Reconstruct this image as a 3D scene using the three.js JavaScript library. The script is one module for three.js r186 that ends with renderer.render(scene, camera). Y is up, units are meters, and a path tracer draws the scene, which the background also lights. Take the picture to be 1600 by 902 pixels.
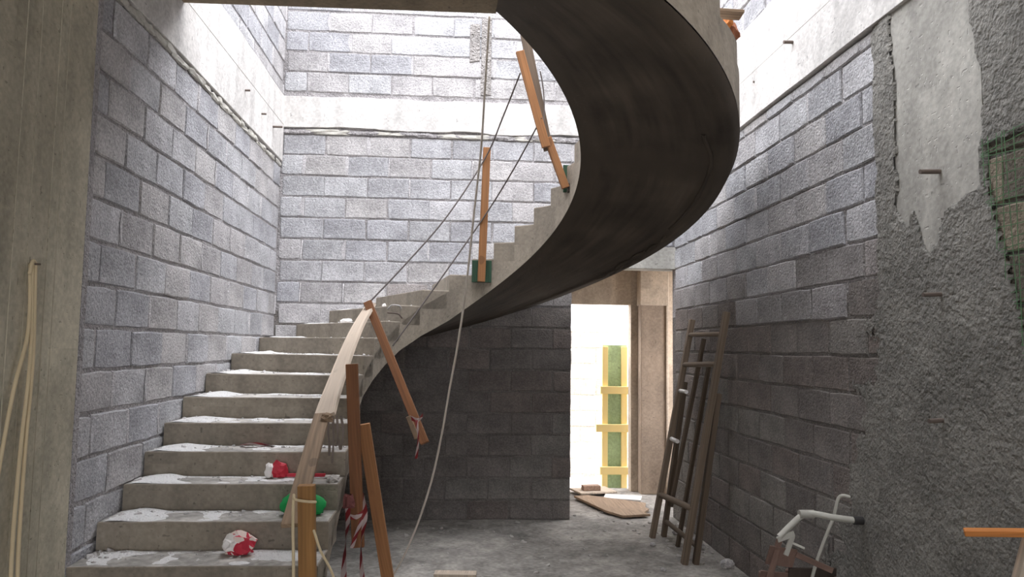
import * as THREE from 'three';
import { RoundedBoxGeometry } from 'three/addons/geometries/RoundedBoxGeometry.js';
import { mergeGeometries, mergeVertices } from 'three/addons/utils/BufferGeometryUtils.js';

// ---------------------------------------------------------------- camera, sky, exposure
const scene = new THREE.Scene();
const camera = new THREE.PerspectiveCamera(2 * Math.atan(451 / 1163.9) * 180 / Math.PI, 1600 / 902, 0.05, 200);
camera.position.set(0, 1.629, 0);
camera.up.set(-0.01938, 0.99674, 0.07828);
camera.lookAt(0.07214, 1.629 + 0.07948, -0.99422);
camera.updateMatrixWorld(true); camera.updateProjectionMatrix();
const renderer = new THREE.WebGLRenderer({ antialias: true });
renderer.toneMapping = THREE.LinearToneMapping;
renderer.toneMappingExposure = 2.2;
renderer.shadowMap.enabled = true;
{ // bright overcast sky, a little bluer overhead, equirectangular
  const W = 256, H = 128, a = new Float32Array(W * H * 4), L = 4.6;
  for (let y = 0; y < H; y++) for (let x = 0; x < W; x++) {
    const el = (y + 0.5) / H * Math.PI - Math.PI / 2, s = Math.max(0, Math.sin(el));
    const k = L * (0.62 + 0.38 * s), i = (y * W + x) * 4;
    a[i] = k * 0.98; a[i + 1] = k * 0.99; a[i + 2] = k * 1.05; a[i + 3] = 1;
  }
  const t = new THREE.DataTexture(a, W, H, THREE.RGBAFormat, THREE.FloatType);
  t.mapping = THREE.EquirectangularReflectionMapping; t.magFilter = t.minFilter = THREE.LinearFilter; t.needsUpdate = true;
  scene.background = t;
}

// ---------------------------------------------------------------- helpers
let seed = 7;
const rnd = () => { seed = (seed * 1664525 + 1013904223) >>> 0; return seed / 4294967296; };
const rr = (a, b) => a + (b - a) * rnd();
const lerp = (a, b, t) => a + (b - a) * t;
const sstep = (a, b, x) => { const t = Math.min(1, Math.max(0, (x - a) / (b - a))); return t * t * (3 - 2 * t); };
const V = (x, y, d) => new THREE.Vector3(x, y, -d);           // right, up, distance into the house
const h3 = (x, y, z) => { let n = (x * 374761393 + y * 668265263 + z * 2147483647) | 0; n = Math.imul(n ^ (n >>> 13), 1274126177); return ((n ^ (n >>> 16)) >>> 0) / 4294967296; };
function vnoise(x, y, per, s = 0) {
  const xi = Math.floor(x), yi = Math.floor(y), fx = x - xi, fy = y - yi, m = (v) => per ? ((v % per) + per) % per : v;
  const u = fx * fx * (3 - 2 * fx), v = fy * fy * (3 - 2 * fy);
  return lerp(lerp(h3(m(xi), m(yi), s), h3(m(xi + 1), m(yi), s), u), lerp(h3(m(xi), m(yi + 1), s), h3(m(xi + 1), m(yi + 1), s), u), v);
}
function fbm(x, y, per, oct, s = 0) { let a = 0, w = 0.5, t = 0; for (let o = 0; o < oct; o++) { a += w * vnoise(x, y, per, s + o * 17); t += w; w *= 0.5; x *= 2; y *= 2; if (per) per *= 2; } return a / t; }
const used = {};
function numbered(n) { used[n] = (used[n] || 0) + 1; return used[n] === 1 ? n : `${n}_${String(used[n] - 1).padStart(3, '0')}`; }
function tag(o, label, category, group, kind) { if (label) o.userData.label = label; if (category) o.userData.category = category; if (group) o.userData.group = group; if (kind) o.userData.kind = kind; return o; }
function thing(name, label, category, pos, group) { const g = new THREE.Group(); g.name = numbered(name); if (pos) g.position.copy(pos); scene.add(g); return tag(g, label, category, group); }
function struct(name) { const g = new THREE.Group(); g.name = numbered(name); scene.add(g); g.userData.kind = 'structure'; return g; }
function mesh(name, geo, mat, parent, pos) {
  const m = new THREE.Mesh(geo, mat); m.name = parent === scene ? numbered(name) : name; m.castShadow = m.receiveShadow = true;
  if (pos) m.position.copy(pos); parent.add(m); return m;
}
// textures -------------------------------------------------------
function tex(N, f, srgb, rep = 1) {
  const a = new Uint8Array(N * N * 4);
  for (let y = 0; y < N; y++) for (let x = 0; x < N; x++) { const c = f(x / N, y / N), i = (y * N + x) * 4; for (let k = 0; k < 3; k++) a[i + k] = Math.max(0, Math.min(255, (Array.isArray(c) ? c[k] : c) * 255)); a[i + 3] = 255; }
  const t = new THREE.DataTexture(a, N, N); t.wrapS = t.wrapT = THREE.RepeatWrapping; t.magFilter = THREE.LinearFilter; t.minFilter = THREE.LinearMipmapLinearFilter; t.generateMipmaps = true;
  if (srgb) t.colorSpace = THREE.SRGBColorSpace; t.repeat.set(rep, rep); t.needsUpdate = true; return t;
}
const grit = (u, v, s) => fbm(u * 96, v * 96, 96, 3, s), blot = (u, v, s) => fbm(u * 5, v * 5, 5, 5, s);
const blockMap = tex(768, (u, v) => { const g = grit(u, v, 3), b = blot(u, v, 9), p = vnoise(u * 200, v * 200, 200, 5) > 0.9 ? 0.12 : 0; const k = 0.83 + 0.3 * (b - 0.5) + 0.3 * (g - 0.5) - p + (vnoise(u * 140, v * 140, 140, 8) > 0.93 ? 0.12 : 0); return [k * 1.0, k * 0.995, k * 1.0]; }, true, 1 / 0.9);
const blockBump = tex(512, (u, v) => 0.5 + 0.9 * (fbm(u * 64, v * 64, 64, 3, 21) - 0.5) - (vnoise(u * 120, v * 120, 120, 25) > 0.86 ? 0.25 : 0), false, 1 / 0.7);
const castMap = tex(768, (u, v) => { const b = blot(u, v, 31), st = fbm(u * 40, v * 3, 0, 3, 37), g = grit(u, v, 33), p = vnoise(u * 70, v * 70, 70, 35) > 0.95 ? 0.16 : 0; const k = 0.84 + 0.26 * (b - 0.5) + 0.16 * (g - 0.5) + 0.1 * (vnoise(u * 24, v * 4, 0, 38) - 0.5) * (Math.abs(u - 0.5) < 0.45 ? 1 : 0) + 0 * st - p; return [k, k * 0.99, k * 0.965]; }, true, 1 / 1.6);
const castBump = tex(512, (u, v) => 0.5 + 0.5 * (fbm(u * 20, v * 20, 20, 5, 41) - 0.5) - (vnoise(u * 60, v * 60, 60, 45) > 0.93 ? 0.3 : 0), false, 1 / 0.9);
const floorMap = tex(768, (u, v) => { const b = fbm(u * 7, v * 7, 7, 5, 51), c = fbm(u * 22, v * 22, 22, 4, 57), g = grit(u, v, 53); const k = 0.8 + 0.4 * (b - 0.5) + 0.3 * (c - 0.5) + 0.25 * (g - 0.5); return [k, k * 0.985, k * 0.955]; }, true, 1 / 2.1);
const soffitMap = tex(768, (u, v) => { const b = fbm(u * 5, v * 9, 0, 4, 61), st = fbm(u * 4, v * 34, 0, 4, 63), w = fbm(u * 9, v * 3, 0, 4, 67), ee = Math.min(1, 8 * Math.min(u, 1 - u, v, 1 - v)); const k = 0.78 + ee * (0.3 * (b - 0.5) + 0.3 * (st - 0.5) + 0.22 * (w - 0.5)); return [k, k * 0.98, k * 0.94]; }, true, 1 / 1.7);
const woodMap = tex(512, (u, v) => { const w = fbm(u * 30, v * 2, 0, 3, 71), r = Math.sin((v * 0.6 + u * 9 + 1.4 * fbm(u * 6, v * 2, 0, 3, 73)) * 22) * 0.5 + 0.5, ee = Math.min(1, 10 * Math.min(u, 1 - u, v, 1 - v)), kn = vnoise(u * 6, v * 9, 0, 79) > 0.88 ? 0.12 : 0; const k = 0.84 + ee * (0.26 * (w - 0.5) + 0.06 * (r - 0.5) - kn); return [k, k * 0.95, k * 0.88]; }, true, 1 / 0.5);
const plasterBump = tex(768, (u, v) => { const a = fbm(u * 46, v * 46, 46, 3, 81), b = fbm(u * 100, v * 100, 100, 2, 83); return 0.5 + 1.5 * (a - 0.5) + 0.6 * (b - 0.5); }, false, 1 / 0.9);
const tapeMap = tex(128, (u, v) => ((u * 2 + v * 0.5) % 1) < 0.5 ? [0.55, 0.17, 0.18] : [0.78, 0.7, 0.68], true, 1);
const cartonMap = tex(128, (u, v) => fbm(u * 4, v * 4, 4, 3, 88) > 0.52 ? [0.74, 0.16, 0.24] : [0.9, 0.84, 0.8], true, 1 / 0.16);
const std = (color, o = {}) => new THREE.MeshStandardMaterial({ color, roughness: 0.92, ...o });
const blk = (c) => std(c, { map: blockMap, bumpMap: blockBump, bumpScale: 0.006 });
const M = {
  blocks: ['#c9cacb', '#c4c5c7', '#cfcfd0', '#c8c6c5', '#bfc0c3', '#cbc9c7'].map(blk),
  half: ['#b0adab', '#aaa6a3', '#b5b2b1', '#aea8a4'].map(blk), brownBlocks: ['#8f8983', '#88827c', '#949089', '#8d847d'].map(blk),  // last set is darker and browner, for the low courses
  jointLight: std('#d2d0d0', { map: blockMap, bumpMap: blockBump, bumpScale: 0.008 }),
  mortar: std('#bab7b6', { map: blockMap, bumpMap: blockBump, bumpScale: 0.012 }),
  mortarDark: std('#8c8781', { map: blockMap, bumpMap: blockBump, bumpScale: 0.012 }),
  beam: std('#f2f0ee', { map: castMap, bumpMap: castBump, bumpScale: 0.004 }),
  lightCast: std('#c6c5c1', { map: castMap, bumpMap: castBump, bumpScale: 0.006 }),
  nearCast: std('#9c8c76', { map: castMap, bumpMap: castBump, bumpScale: 0.005 }),
  columnCast: std('#d2ccba', { map: castMap, bumpMap: castBump, bumpScale: 0.005 }),
  stair: std('#a59c90', { map: castMap, bumpMap: castBump, bumpScale: 0.005 }),
  tread: std('#cfcdcb', { map: floorMap, bumpMap: castBump, bumpScale: 0.008 }),
  dust: std('#d9d8d6', { bumpMap: blockBump, bumpScale: 0.01 }),
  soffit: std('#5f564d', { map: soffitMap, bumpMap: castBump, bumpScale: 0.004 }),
  floor: std('#b9b6b3', { map: floorMap, bumpMap: castBump, bumpScale: 0.008 }),
  plaster: std('#8f8d85', { map: blockMap, bumpMap: plasterBump, bumpScale: 0.006 }),
  smear: std('#aaa6a1', { map: blockMap, bumpMap: plasterBump, bumpScale: 0.014 }),
  passage: std('#cfc0b0', { map: castMap, bumpMap: castBump, bumpScale: 0.003 }),
  pier: std('#b6a494', { map: castMap, bumpMap: castBump, bumpScale: 0.003 }),
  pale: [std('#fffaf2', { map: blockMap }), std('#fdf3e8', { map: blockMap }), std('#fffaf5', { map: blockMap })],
  wood: std('#b28257', { map: woodMap, roughness: 0.75 }), woodTan: std('#b58c58', { map: woodMap, roughness: 0.8 }), woodRed: std('#986a48', { map: woodMap, roughness: 0.75 }),
  woodGrey: std('#a3917f', { map: woodMap, roughness: 0.85 }), woodDark: std('#756a60', { map: woodMap, roughness: 0.85 }), woodLadder: std('#8a7f74', { map: woodMap, roughness: 0.85 }),
  woodPale: std('#e2dad3', { map: woodMap, roughness: 0.8 }), woodOrange: std('#e0954c', { map: woodMap, roughness: 0.75 }), woodYellow: std('#fbe5a0', { roughness: 0.8 }),
  ply: std('#b7a493', { map: woodMap, roughness: 0.85 }), greenPly: std('#2f5a45', { map: woodMap, roughness: 0.7 }), greenSheet: std('#c6e8bc', { map: castMap, roughness: 0.6 }),
  rope: std('#d8c6a2', { roughness: 0.95 }), cable: std('#cfc5b8', { roughness: 0.85 }), twine: std('#5d5652', { roughness: 0.9 }),
  steel: std('#6b5f57', { roughness: 0.7, metalness: 0.3 }), zinc: std('#b9b7ad', { roughness: 0.55, metalness: 0.35 }), rubber: std('#2a2826', { roughness: 0.8 }),
  rust: std('#8d7268', { roughness: 0.85, map: castMap }), rustDark: std('#4c413b', { roughness: 0.9, map: castMap }),
  red: std('#c2263a', { roughness: 0.6 }), carton: std('#ffffff', { map: cartonMap, roughness: 0.6 }), white: std('#e8e4e0', { roughness: 0.7 }), green: std('#17a052', { roughness: 0.55 }), tape: new THREE.MeshStandardMaterial({ map: tapeMap, roughness: 0.5, side: THREE.DoubleSide }),
  stone: std('#d9d6d2', { map: blockMap }), crumbs: std('#b3aea8', { roughness: 1 }), brown: std('#8f5a3e', { roughness: 0.9 }), brick: std('#c8a790', { map: blockMap }),
  ragCloth: std('#7a6e66', { side: THREE.DoubleSide }),
  net: std('#567a54', { roughness: 0.7 }),
};
M.beam.color.setRGB(0.86, 0.85, 0.86); M.beige = ['#a89c89', '#857d70', '#b0a592'].map(blk);
// geometry helpers -----------------------------------------------
function boxUV(g, ox = 0, oy = 0) { // uv in metres from the dominant normal axis
  g = g.index ? g.toNonIndexed() : g; const p = g.attributes.position, n = p.count, uv = new Float32Array(n * 2);
  const a = new THREE.Vector3(), b = new THREE.Vector3(), c = new THREE.Vector3();
  for (let i = 0; i < n; i += 3) {
    a.fromBufferAttribute(p, i); b.fromBufferAttribute(p, i + 1); c.fromBufferAttribute(p, i + 2);
    const q = b.clone().sub(a).cross(c.clone().sub(a)), x = Math.abs(q.x), y = Math.abs(q.y), z = Math.abs(q.z);
    [a, b, c].forEach((w, k) => { let u, v; if (z >= x && z >= y) [u, v] = [w.x, w.y]; else if (x >= y) [u, v] = [w.z, w.y]; else [u, v] = [w.x, w.z]; uv[(i + k) * 2] = u + ox; uv[(i + k) * 2 + 1] = v + oy; });
  }
  g.setAttribute('uv', new THREE.BufferAttribute(uv, 2)); return g;
}
function box(x0, x1, y0, y1, z0, z1, r = 0) {
  const w = x1 - x0, h = y1 - y0, d = z1 - z0;
  let g = r ? new RoundedBoxGeometry(w, h, d, 1, Math.min(r, w / 2.1, h / 2.1, d / 2.1)) : new THREE.BoxGeometry(w, h, d);
  g.translate((x0 + x1) / 2, (y0 + y1) / 2, (z0 + z1) / 2);
  return boxUV(g, rnd(), rnd());
}
function timberGeo(L, w, t) { // along +Y from 0 to L, long grain along v
  const g = new RoundedBoxGeometry(w, L, t, 1, Math.min(0.003, t / 3)); g.translate(0, L / 2, 0);
  const p = g.attributes.position, ox = rnd(), oy = rnd(), uv = g.attributes.uv;
  for (let i = 0; i < p.count; i++) uv.setXY(i, p.getX(i) * 0.9 + p.getZ(i) * 1.1 + ox, p.getY(i) * 0.35 + oy);
  return g;
}
function orient(o, p0, p1, face) { // local +Y along p0->p1, local +Z towards face
  const y = p1.clone().sub(p0).normalize(); let z = face.clone().sub(y.clone().multiplyScalar(face.dot(y))).normalize(); const x = y.clone().cross(z);
  o.position.copy(p0); o.quaternion.setFromRotationMatrix(new THREE.Matrix4().makeBasis(x, y, z)); return o;
}
const CAM = new THREE.Vector3(0, 0, 1);
function timber(name, p0, p1, w, t, mat, parent, face = CAM) { return orient(mesh(name, timberGeo(p0.distanceTo(p1), w, t), mat, parent), p0, p1, face); }
const tube = (pts, r, seg = 60, rad = 8) => new THREE.TubeGeometry(new THREE.CatmullRomCurve3(pts), seg, r, rad, false);
function capped(pts, r, seg = 60) { const g = [tube(pts, r, seg)]; for (const p of [pts[0], pts[pts.length - 1]]) g.push(new THREE.SphereGeometry(r, 8, 6).translate(p.x, p.y, p.z)); return mergeGeometries(g.map((q) => q.index ? q.toNonIndexed() : q)); }
function ribbon(pts, w, dirs, seg = 40) { // thin tape along pts, width direction swings between dirs
  const c = new THREE.CatmullRomCurve3(pts), pos = [], uv = [], idx = [], len = c.getLength();
  for (let i = 0; i <= seg; i++) { const t = i / seg, p = c.getPoint(t), k = t * (dirs.length - 1), a = Math.min(dirs.length - 2, Math.floor(k)), d = dirs[a].clone().lerp(dirs[a + 1], k - a).normalize().multiplyScalar(w / 2);
    pos.push(p.x - d.x, p.y - d.y, p.z - d.z, p.x + d.x, p.y + d.y, p.z + d.z); uv.push(t * len / 0.25, 0, t * len / 0.25, 1); if (i < seg) { const q = i * 2; idx.push(q, q + 1, q + 2, q + 1, q + 3, q + 2); } }
  const g = new THREE.BufferGeometry(); g.setAttribute('position', new THREE.Float32BufferAttribute(pos, 3)); g.setAttribute('uv', new THREE.Float32BufferAttribute(uv, 2)); g.setIndex(idx); g.computeVertexNormals(); return g;
}
function lump(rx, ry, rz, amp, detail = 2, s = 1, flat = true) { // crumpled or broken lump resting on y = 0
  let g = new THREE.IcosahedronGeometry(1, detail); g.deleteAttribute('normal'); g.deleteAttribute('uv'); g = mergeVertices(g); const p = g.attributes.position;
  let lo = 9; for (let i = 0; i < p.count; i++) { const k = 1 + amp * (h3(i, s, 5) - 0.5) * 2, y = Math.max(-0.55, p.getY(i) * k); p.setXYZ(i, p.getX(i) * k * rx, y * ry, p.getZ(i) * k * rz); lo = Math.min(lo, y * ry); }
  g.translate(0, -lo, 0); if (flat) g = g.toNonIndexed(); g.computeVertexNormals(); return boxUV(g);
}

// ---------------------------------------------------------------- the shell
const XL = -1.724, XR = 2.128, DB = 7.195, TOP = 6.2, BACK = -3.4;
const tmp = new THREE.Vector3();
function inFrame(v, m = 0.03) { tmp.copy(v).applyMatrix4(camera.matrixWorldInverse); if (tmp.z > -0.1) return false; tmp.applyMatrix4(camera.projectionMatrix); return Math.abs(tmp.x) < 1 + m && Math.abs(tmp.y) < 1 + m; }
camera.matrixWorldInverse.copy(camera.matrixWorld).invert();
const blockGeos = {};
function blockGeo(w, h, k) { // rough-edged block, face at z = 0, open at the back; ragged front outline
  const key = `${Math.round(w * 100)}_${Math.round(h * 100)}_${k}`; if (blockGeos[key]) return blockGeos[key];
  const ring = [], c = 0.007, j = () => rr(-0.0035, 0.0035), W = w / 2, Hh = h / 2;
  const nodes = [[-1, -1], [-0.35, -1], [0.3, -1], [1, -1], [1, 0], [1, 1], [0.3, 1], [-0.35, 1], [-1, 1], [-1, 0]];
  for (const [a, b] of nodes) { const corner = Math.abs(a) === 1 && Math.abs(b) === 1 ? rr(0, 0.006) : 0; ring.push([a * (W - corner) + j(), b * (Hh - corner) + j()]); }
  const n = ring.length, pos = [], tri = (a, b, d) => pos.push(...a, ...b, ...d);
  const f = ring.map(([x, y]) => [x * (1 - c * 2 / w), y * (1 - c * 2 / h), rr(-0.001, 0.001)]), e = ring.map(([x, y]) => [x, y, -c + rr(-0.002, 0.001)]), r = ring.map(([x, y]) => [x, y, -0.06]);
  const mid = [rr(-0.03, 0.03), rr(-0.02, 0.02), rr(-0.001, 0.003)];
  for (let i = 0; i < n; i++) { const q = (i + 1) % n; tri(mid, f[i], f[q]); tri(f[i], e[i], e[q]); tri(f[i], e[q], f[q]); tri(e[i], r[i], r[q]); tri(e[i], r[q], e[q]); }
  let g = new THREE.BufferGeometry(); g.setAttribute('position', new THREE.Float32BufferAttribute(pos, 3)); g.computeVertexNormals();
  return blockGeos[key] = boxUV(g, rnd() * 3, rnd() * 3);
}
function masonry(wall, rects, { off, pitch = 0.205, len = 0.405, uoff = 0, joint = 0.011, mats, jig = 0.004 }) {
  const rest = []; wall.updateMatrixWorld(true);
  for (const [ua, ub, ha, hb] of rects) {
    for (let k = Math.floor((ha - off) / pitch); off + k * pitch < hb; k++) {
      const y0 = Math.max(ha, off + k * pitch) + joint / 2, y1 = Math.min(hb, off + (k + 1) * pitch) - joint / 2; if (y1 - y0 < 0.035) continue;
      const sh = uoff + (((k % 2) + 2) % 2) * len / 2;
      for (let jx = Math.floor((ua - sh) / len); sh + jx * len < ub; jx++) {
        const u0 = Math.max(ua, sh + jx * len + rr(-0.012, 0.012)) + joint / 2, u1 = Math.min(ub, sh + (jx + 1) * len + 0.004) - joint / 2; if (u1 - u0 < 0.04) continue;
        const cu = (u0 + u1) / 2, cy = (y0 + y1) / 2, g = blockGeo(Math.round((u1 - u0) * 100) / 100, Math.round((y1 - y0) * 100) / 100, Math.floor(rnd() * 4));
        const mm = mats(cu, cy), mat = mm[Math.floor(rnd() * mm.length)], b = new THREE.Mesh(g, mat);
        const isBrown = M.brownBlocks.includes(mat); b.position.set(cu, cy, isBrown ? -0.005 + rr(-jig, jig) * 0.4 : -0.002 + rr(-jig, jig)); b.rotation.set(rr(-0.012, 0.012), rr(-0.008, 0.008), rr(-0.006, 0.006)); b.castShadow = b.receiveShadow = true; b.name = 'concrete_block';
        let vis = false; for (const du of [-1, 0, 1]) for (const dy of [-1, 1]) vis = vis || inFrame(wall.localToWorld(new THREE.Vector3(cu + du * 0.2, cy + dy * 0.1, 0)), 0);
        if (vis && M.blocks.includes(mat) && rnd() < 0.4 && u1 - u0 > 0.2) { const mj = mesh('mortar_joint', blockGeo(0.02 + Math.floor(rnd() * 3) * 0.01, y1 - y0 - 0.01, 7), M.jointLight, wall, new THREE.Vector3(u1 + joint / 2, cy, -0.0005 + rr(-0.003, 0.004))); mj.rotation.z = rr(-0.08, 0.08); }
        if (vis) wall.add(b); else { b.updateMatrix(); rest.push([g.clone().applyMatrix4(b.matrix), mat]); }
      }
    }
  }
  if (rest.length) { const m = mesh('far_blocks', mergeGeometries(rest.map((r) => r[0])), rest[0][1], wall); m.userData.kind = 'stuff'; }
}
function ragged(u0, u1, h0, h1, z0, z1, n, ampLo, ampHi, s) { // cast band with uneven top and bottom edges
  const sh = new THREE.Shape(); for (let i = 0; i <= n; i++) { const u = lerp(u0, u1, i / n), y = h0 + ampLo * (fbm(u * 3, s, 0, 4, s) - 0.5) * 2; i ? sh.lineTo(u, y) : sh.moveTo(u, y); }
  for (let i = n; i >= 0; i--) { const u = lerp(u0, u1, i / n); sh.lineTo(u, h1 + ampHi * (fbm(u * 3, s + 5, 0, 4, s + 3) - 0.5) * 2); }
  return new THREE.ExtrudeGeometry(sh, { depth: z1 - z0, bevelEnabled: true, bevelSize: 0.003, bevelThickness: 0.003, bevelOffset: -0.003, bevelSegments: 1 }).translate(0, 0, z0);
}
const clean = (u, y) => M.blocks;
// left wall: local x = distance into the house, local z = into the room
const wallL = struct('wall_left'); wallL.position.set(XL, 0, 0); wallL.rotation.y = Math.PI / 2;
mesh('mortar', box(3.5, DB + 0.1, 0, 3.39, -0.2, -0.011), M.mortar, wallL);
mesh('mortar', box(BACK - 0.2, DB + 0.1, 4.03, TOP, -0.2, -0.011), M.mortar, wallL);
mesh('mortar', box(BACK - 0.2, 2.3, 0, 4.03, -0.2, -0.002), M.columnCast, wallL);
masonry(wallL, [[3.545, DB, 0, 3.385], [2.3, DB, 4.035, TOP]], { off: 0.06, uoff: 0.27, mats: clean });
mesh('concrete_beam', ragged(2.3, DB, 3.39, 4.03, -0.2, 0.012, 60, 0.006, 0.008, 3), M.beam, wallL);
mesh('form_seam', box(2.9, DB, 3.742, 3.75, 0.01, 0.0165, 0.002), M.lightCast, wallL);
{ // rough mortar packed under the beam
  const n = 26; for (let i = 0; i < n; i++) { const u = lerp(3.7, 7.15, (i + rnd() * 0.6) / n); const m = mesh('mortar_pad', lump(rr(0.05, 0.12), rr(0.02, 0.035), 0.016, 0.35, 1, i + 3), M.lightCast, wallL, new THREE.Vector3(u, 3.345 + rr(-0.02, 0.01), -0.004)); m.rotation.x = Math.PI / 2 * 0; }
}
{ // board-marked column: one casting with the steps that its shutter boards left
  const sh = new THREE.Shape(), cuts = [2.25, 2.78, 2.92, 2.99, 3.035, 3.09, 3.16, 3.2, 3.235, 3.3, 3.54]; sh.moveTo(2.25, -0.2);
  cuts.slice(0, -1).forEach((c, i) => { const z = [0.002, 0.004, 0.002, 0.005, 0.003, 0.005, 0.003, 0.001, 0.004, 0.006][i]; sh.lineTo(c + 0.002, z); sh.lineTo(cuts[i + 1] - 0.002, z + 0.001); sh.lineTo(cuts[i + 1], z - 0.001); });
  sh.lineTo(3.54, -0.2);
  const g = new THREE.ExtrudeGeometry(sh, { depth: 4.0, bevelEnabled: false, steps: 1 }).rotateX(-Math.PI / 2).scale(1, 1, -1);
  const idx = g.toNonIndexed(), p = idx.attributes.position; for (let i = 0; i < p.count; i += 3) { const a = [p.getX(i + 1), p.getY(i + 1), p.getZ(i + 1)]; p.setXYZ(i + 1, p.getX(i + 2), p.getY(i + 2), p.getZ(i + 2)); p.setXYZ(i + 2, ...a); }
  idx.computeVertexNormals(); mesh('column', boxUV(idx), M.columnCast, wallL);
  mesh('mortar_fillet', ragged(3.53, 3.58, 0, 3.4, -0.1, 0.006, 2, 0, 0, 4), M.mortar, wallL);
}
// right wall: local x = minus distance, local z = into the room
const wallR = struct('wall_right'); wallR.position.set(XR, 0, 0); wallR.rotation.y = -Math.PI / 2;
const pick = (m, u, y) => [m[Math.floor(fbm(u * 1.1, y * 1.6, 0, 3, 77) * 1.7 * m.length) % m.length], m[Math.floor(rnd() * m.length)]];
const brownAt = (u, y) => { const e = y - 1.55 - 0.7 * fbm(-u * 1.6, y * 1.2, 0, 3, 5); return e < 0 ? pick(M.brownBlocks, u, y) : e < 0.24 ? M.half : M.blocks; };  // blocks turn darker and browner low on the right wall
const brownBack = (u, y) => (y < 1.58 || (y < 1.95 && u > -0.8) ? pick(M.brownBlocks, u, y) : y < 2.2 && u > -0.8 ? M.half : M.blocks);  // same darker, browner blocks low on the back wall
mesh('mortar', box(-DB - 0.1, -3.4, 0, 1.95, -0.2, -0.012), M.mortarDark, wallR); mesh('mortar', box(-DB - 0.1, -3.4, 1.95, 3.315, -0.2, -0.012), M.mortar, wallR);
mesh('mortar', box(-DB - 0.1, -BACK + 0.2, 4.03, TOP, -0.2, -0.011), M.mortar, wallR);
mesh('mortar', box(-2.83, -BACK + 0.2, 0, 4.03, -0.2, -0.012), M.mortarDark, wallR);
masonry(wallR, [[-DB, -3.45, 0, 3.315], [-DB, -1.6, 4.035, TOP], [-2.83, -1.6, 0, 4.03]], { off: 0.195, pitch: 0.2025, uoff: 0.1, joint: 0.013, mats: (u, y) => u > -2.84 && y < 4 ? M.beige : brownAt(u, y), jig: 0.005 });
mesh('concrete_beam', ragged(-DB, -1.6, 3.318, 4.03, -0.2, 0.02, 60, 0.004, 0.01, 13), M.beam, wallR);
mesh('form_seam', box(-DB, -2.6, 3.648, 3.655, 0.018, 0.024, 0.002), M.lightCast, wallR);
mesh('column', box(-3.45, -2.83, 0, 3.33, -0.2, 0.004), M.lightCast, wallR);
{ // thrown plaster: lumpy coat with ragged edges, on the lower wall, the strip beside the column and the near blocks
  const cell = 0.0125, d0 = 2.0, d1 = 4.75, H = 3.42, nx = Math.round((d1 - d0) / cell), ny = Math.round(H / cell), id = new Map(), pos = [], uv = [], idx = [];
  const bare = [[3.44, 3.36], [3.43, 3.1], [3.41, 2.72], [3.43, 2.32], [3.37, 2.24], [3.3, 2.3], [3.25, 2.16], [3.2, 2.08], [3.12, 2.17], [3.03, 2.27], [2.95, 2.3], [2.87, 2.32], [2.82, 2.55], [2.826, 2.82], [2.87, 3.06], [2.9, 3.42], [3.44, 3.42]];
  const inBare = (d, y) => { let c = false; for (let i = 0, j = bare.length - 1; i < bare.length; j = i++) { const [a, b] = bare[i], [e, f] = bare[j]; if ((b > y) !== (f > y) && d < (e - a) * (y - b) / (f - b) + a) c = !c; } return c; };
  const amount = (d, y) => { // coat thickness in metres, below zero where there is none
    const nz = fbm(d * 9, y * 9, 0, 4, 91) - 0.5, wob = 0.07 * nz;
    if (inBare(d + wob, y + wob * 0.8)) return -1; if (d < lerp(2.83, 2.62, sstep(2.5, 1.45, y)) - 0.01 + wob * 0.2 && y > 1.5 && y < 2.47 + wob) return -1;
    if (d < 3.62 + wob) return y > 3.36 - Math.abs(wob) ? -1 : 0.003 + 0.009 * sstep(3.63 + wob, 3.5 + wob, d);
    const t = (4.35 - 0.35 * y - d) + 0.5 * nz; return t > 0.05 && y < 2.0 ? 0.0015 + 0.006 * Math.min(1, t) : -1; };
  const vert = (i, j) => { const k = i * 5000 + j; if (id.has(k)) return id.get(k); const d = d0 + i * cell + cell * 0.4 * (h3(i, j, 1) - 0.5), y = j * cell + cell * 0.4 * (h3(i, j, 2) - 0.5), a = Math.max(0, amount(d, y));
    const z = 0.002 + a + (a > 0.008 ? 0.006 : 0.002) * (fbm(d * 38, y * 38, 0, 3, 95) - 0.42) ; id.set(k, pos.length / 3); pos.push(-d, y, z); uv.push(-d, y); return pos.length / 3 - 1; };
  for (let i = 0; i < nx; i++) for (let j = 0; j < ny; j++) { if (amount(d0 + (i + 0.5) * cell, (j + 0.5) * cell) < 0) continue; const a = vert(i, j), b = vert(i + 1, j), c = vert(i + 1, j + 1), e = vert(i, j + 1); idx.push(a, c, b, a, e, c); }
  const g = new THREE.BufferGeometry(); g.setAttribute('position', new THREE.Float32BufferAttribute(pos, 3)); g.setAttribute('uv', new THREE.Float32BufferAttribute(uv, 2)); g.setIndex(idx); g.computeVertexNormals();
  const m = mesh('plaster_coat', g, M.plaster, wallR); m.userData.label = 'rough thrown grey plaster coat';
}
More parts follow.
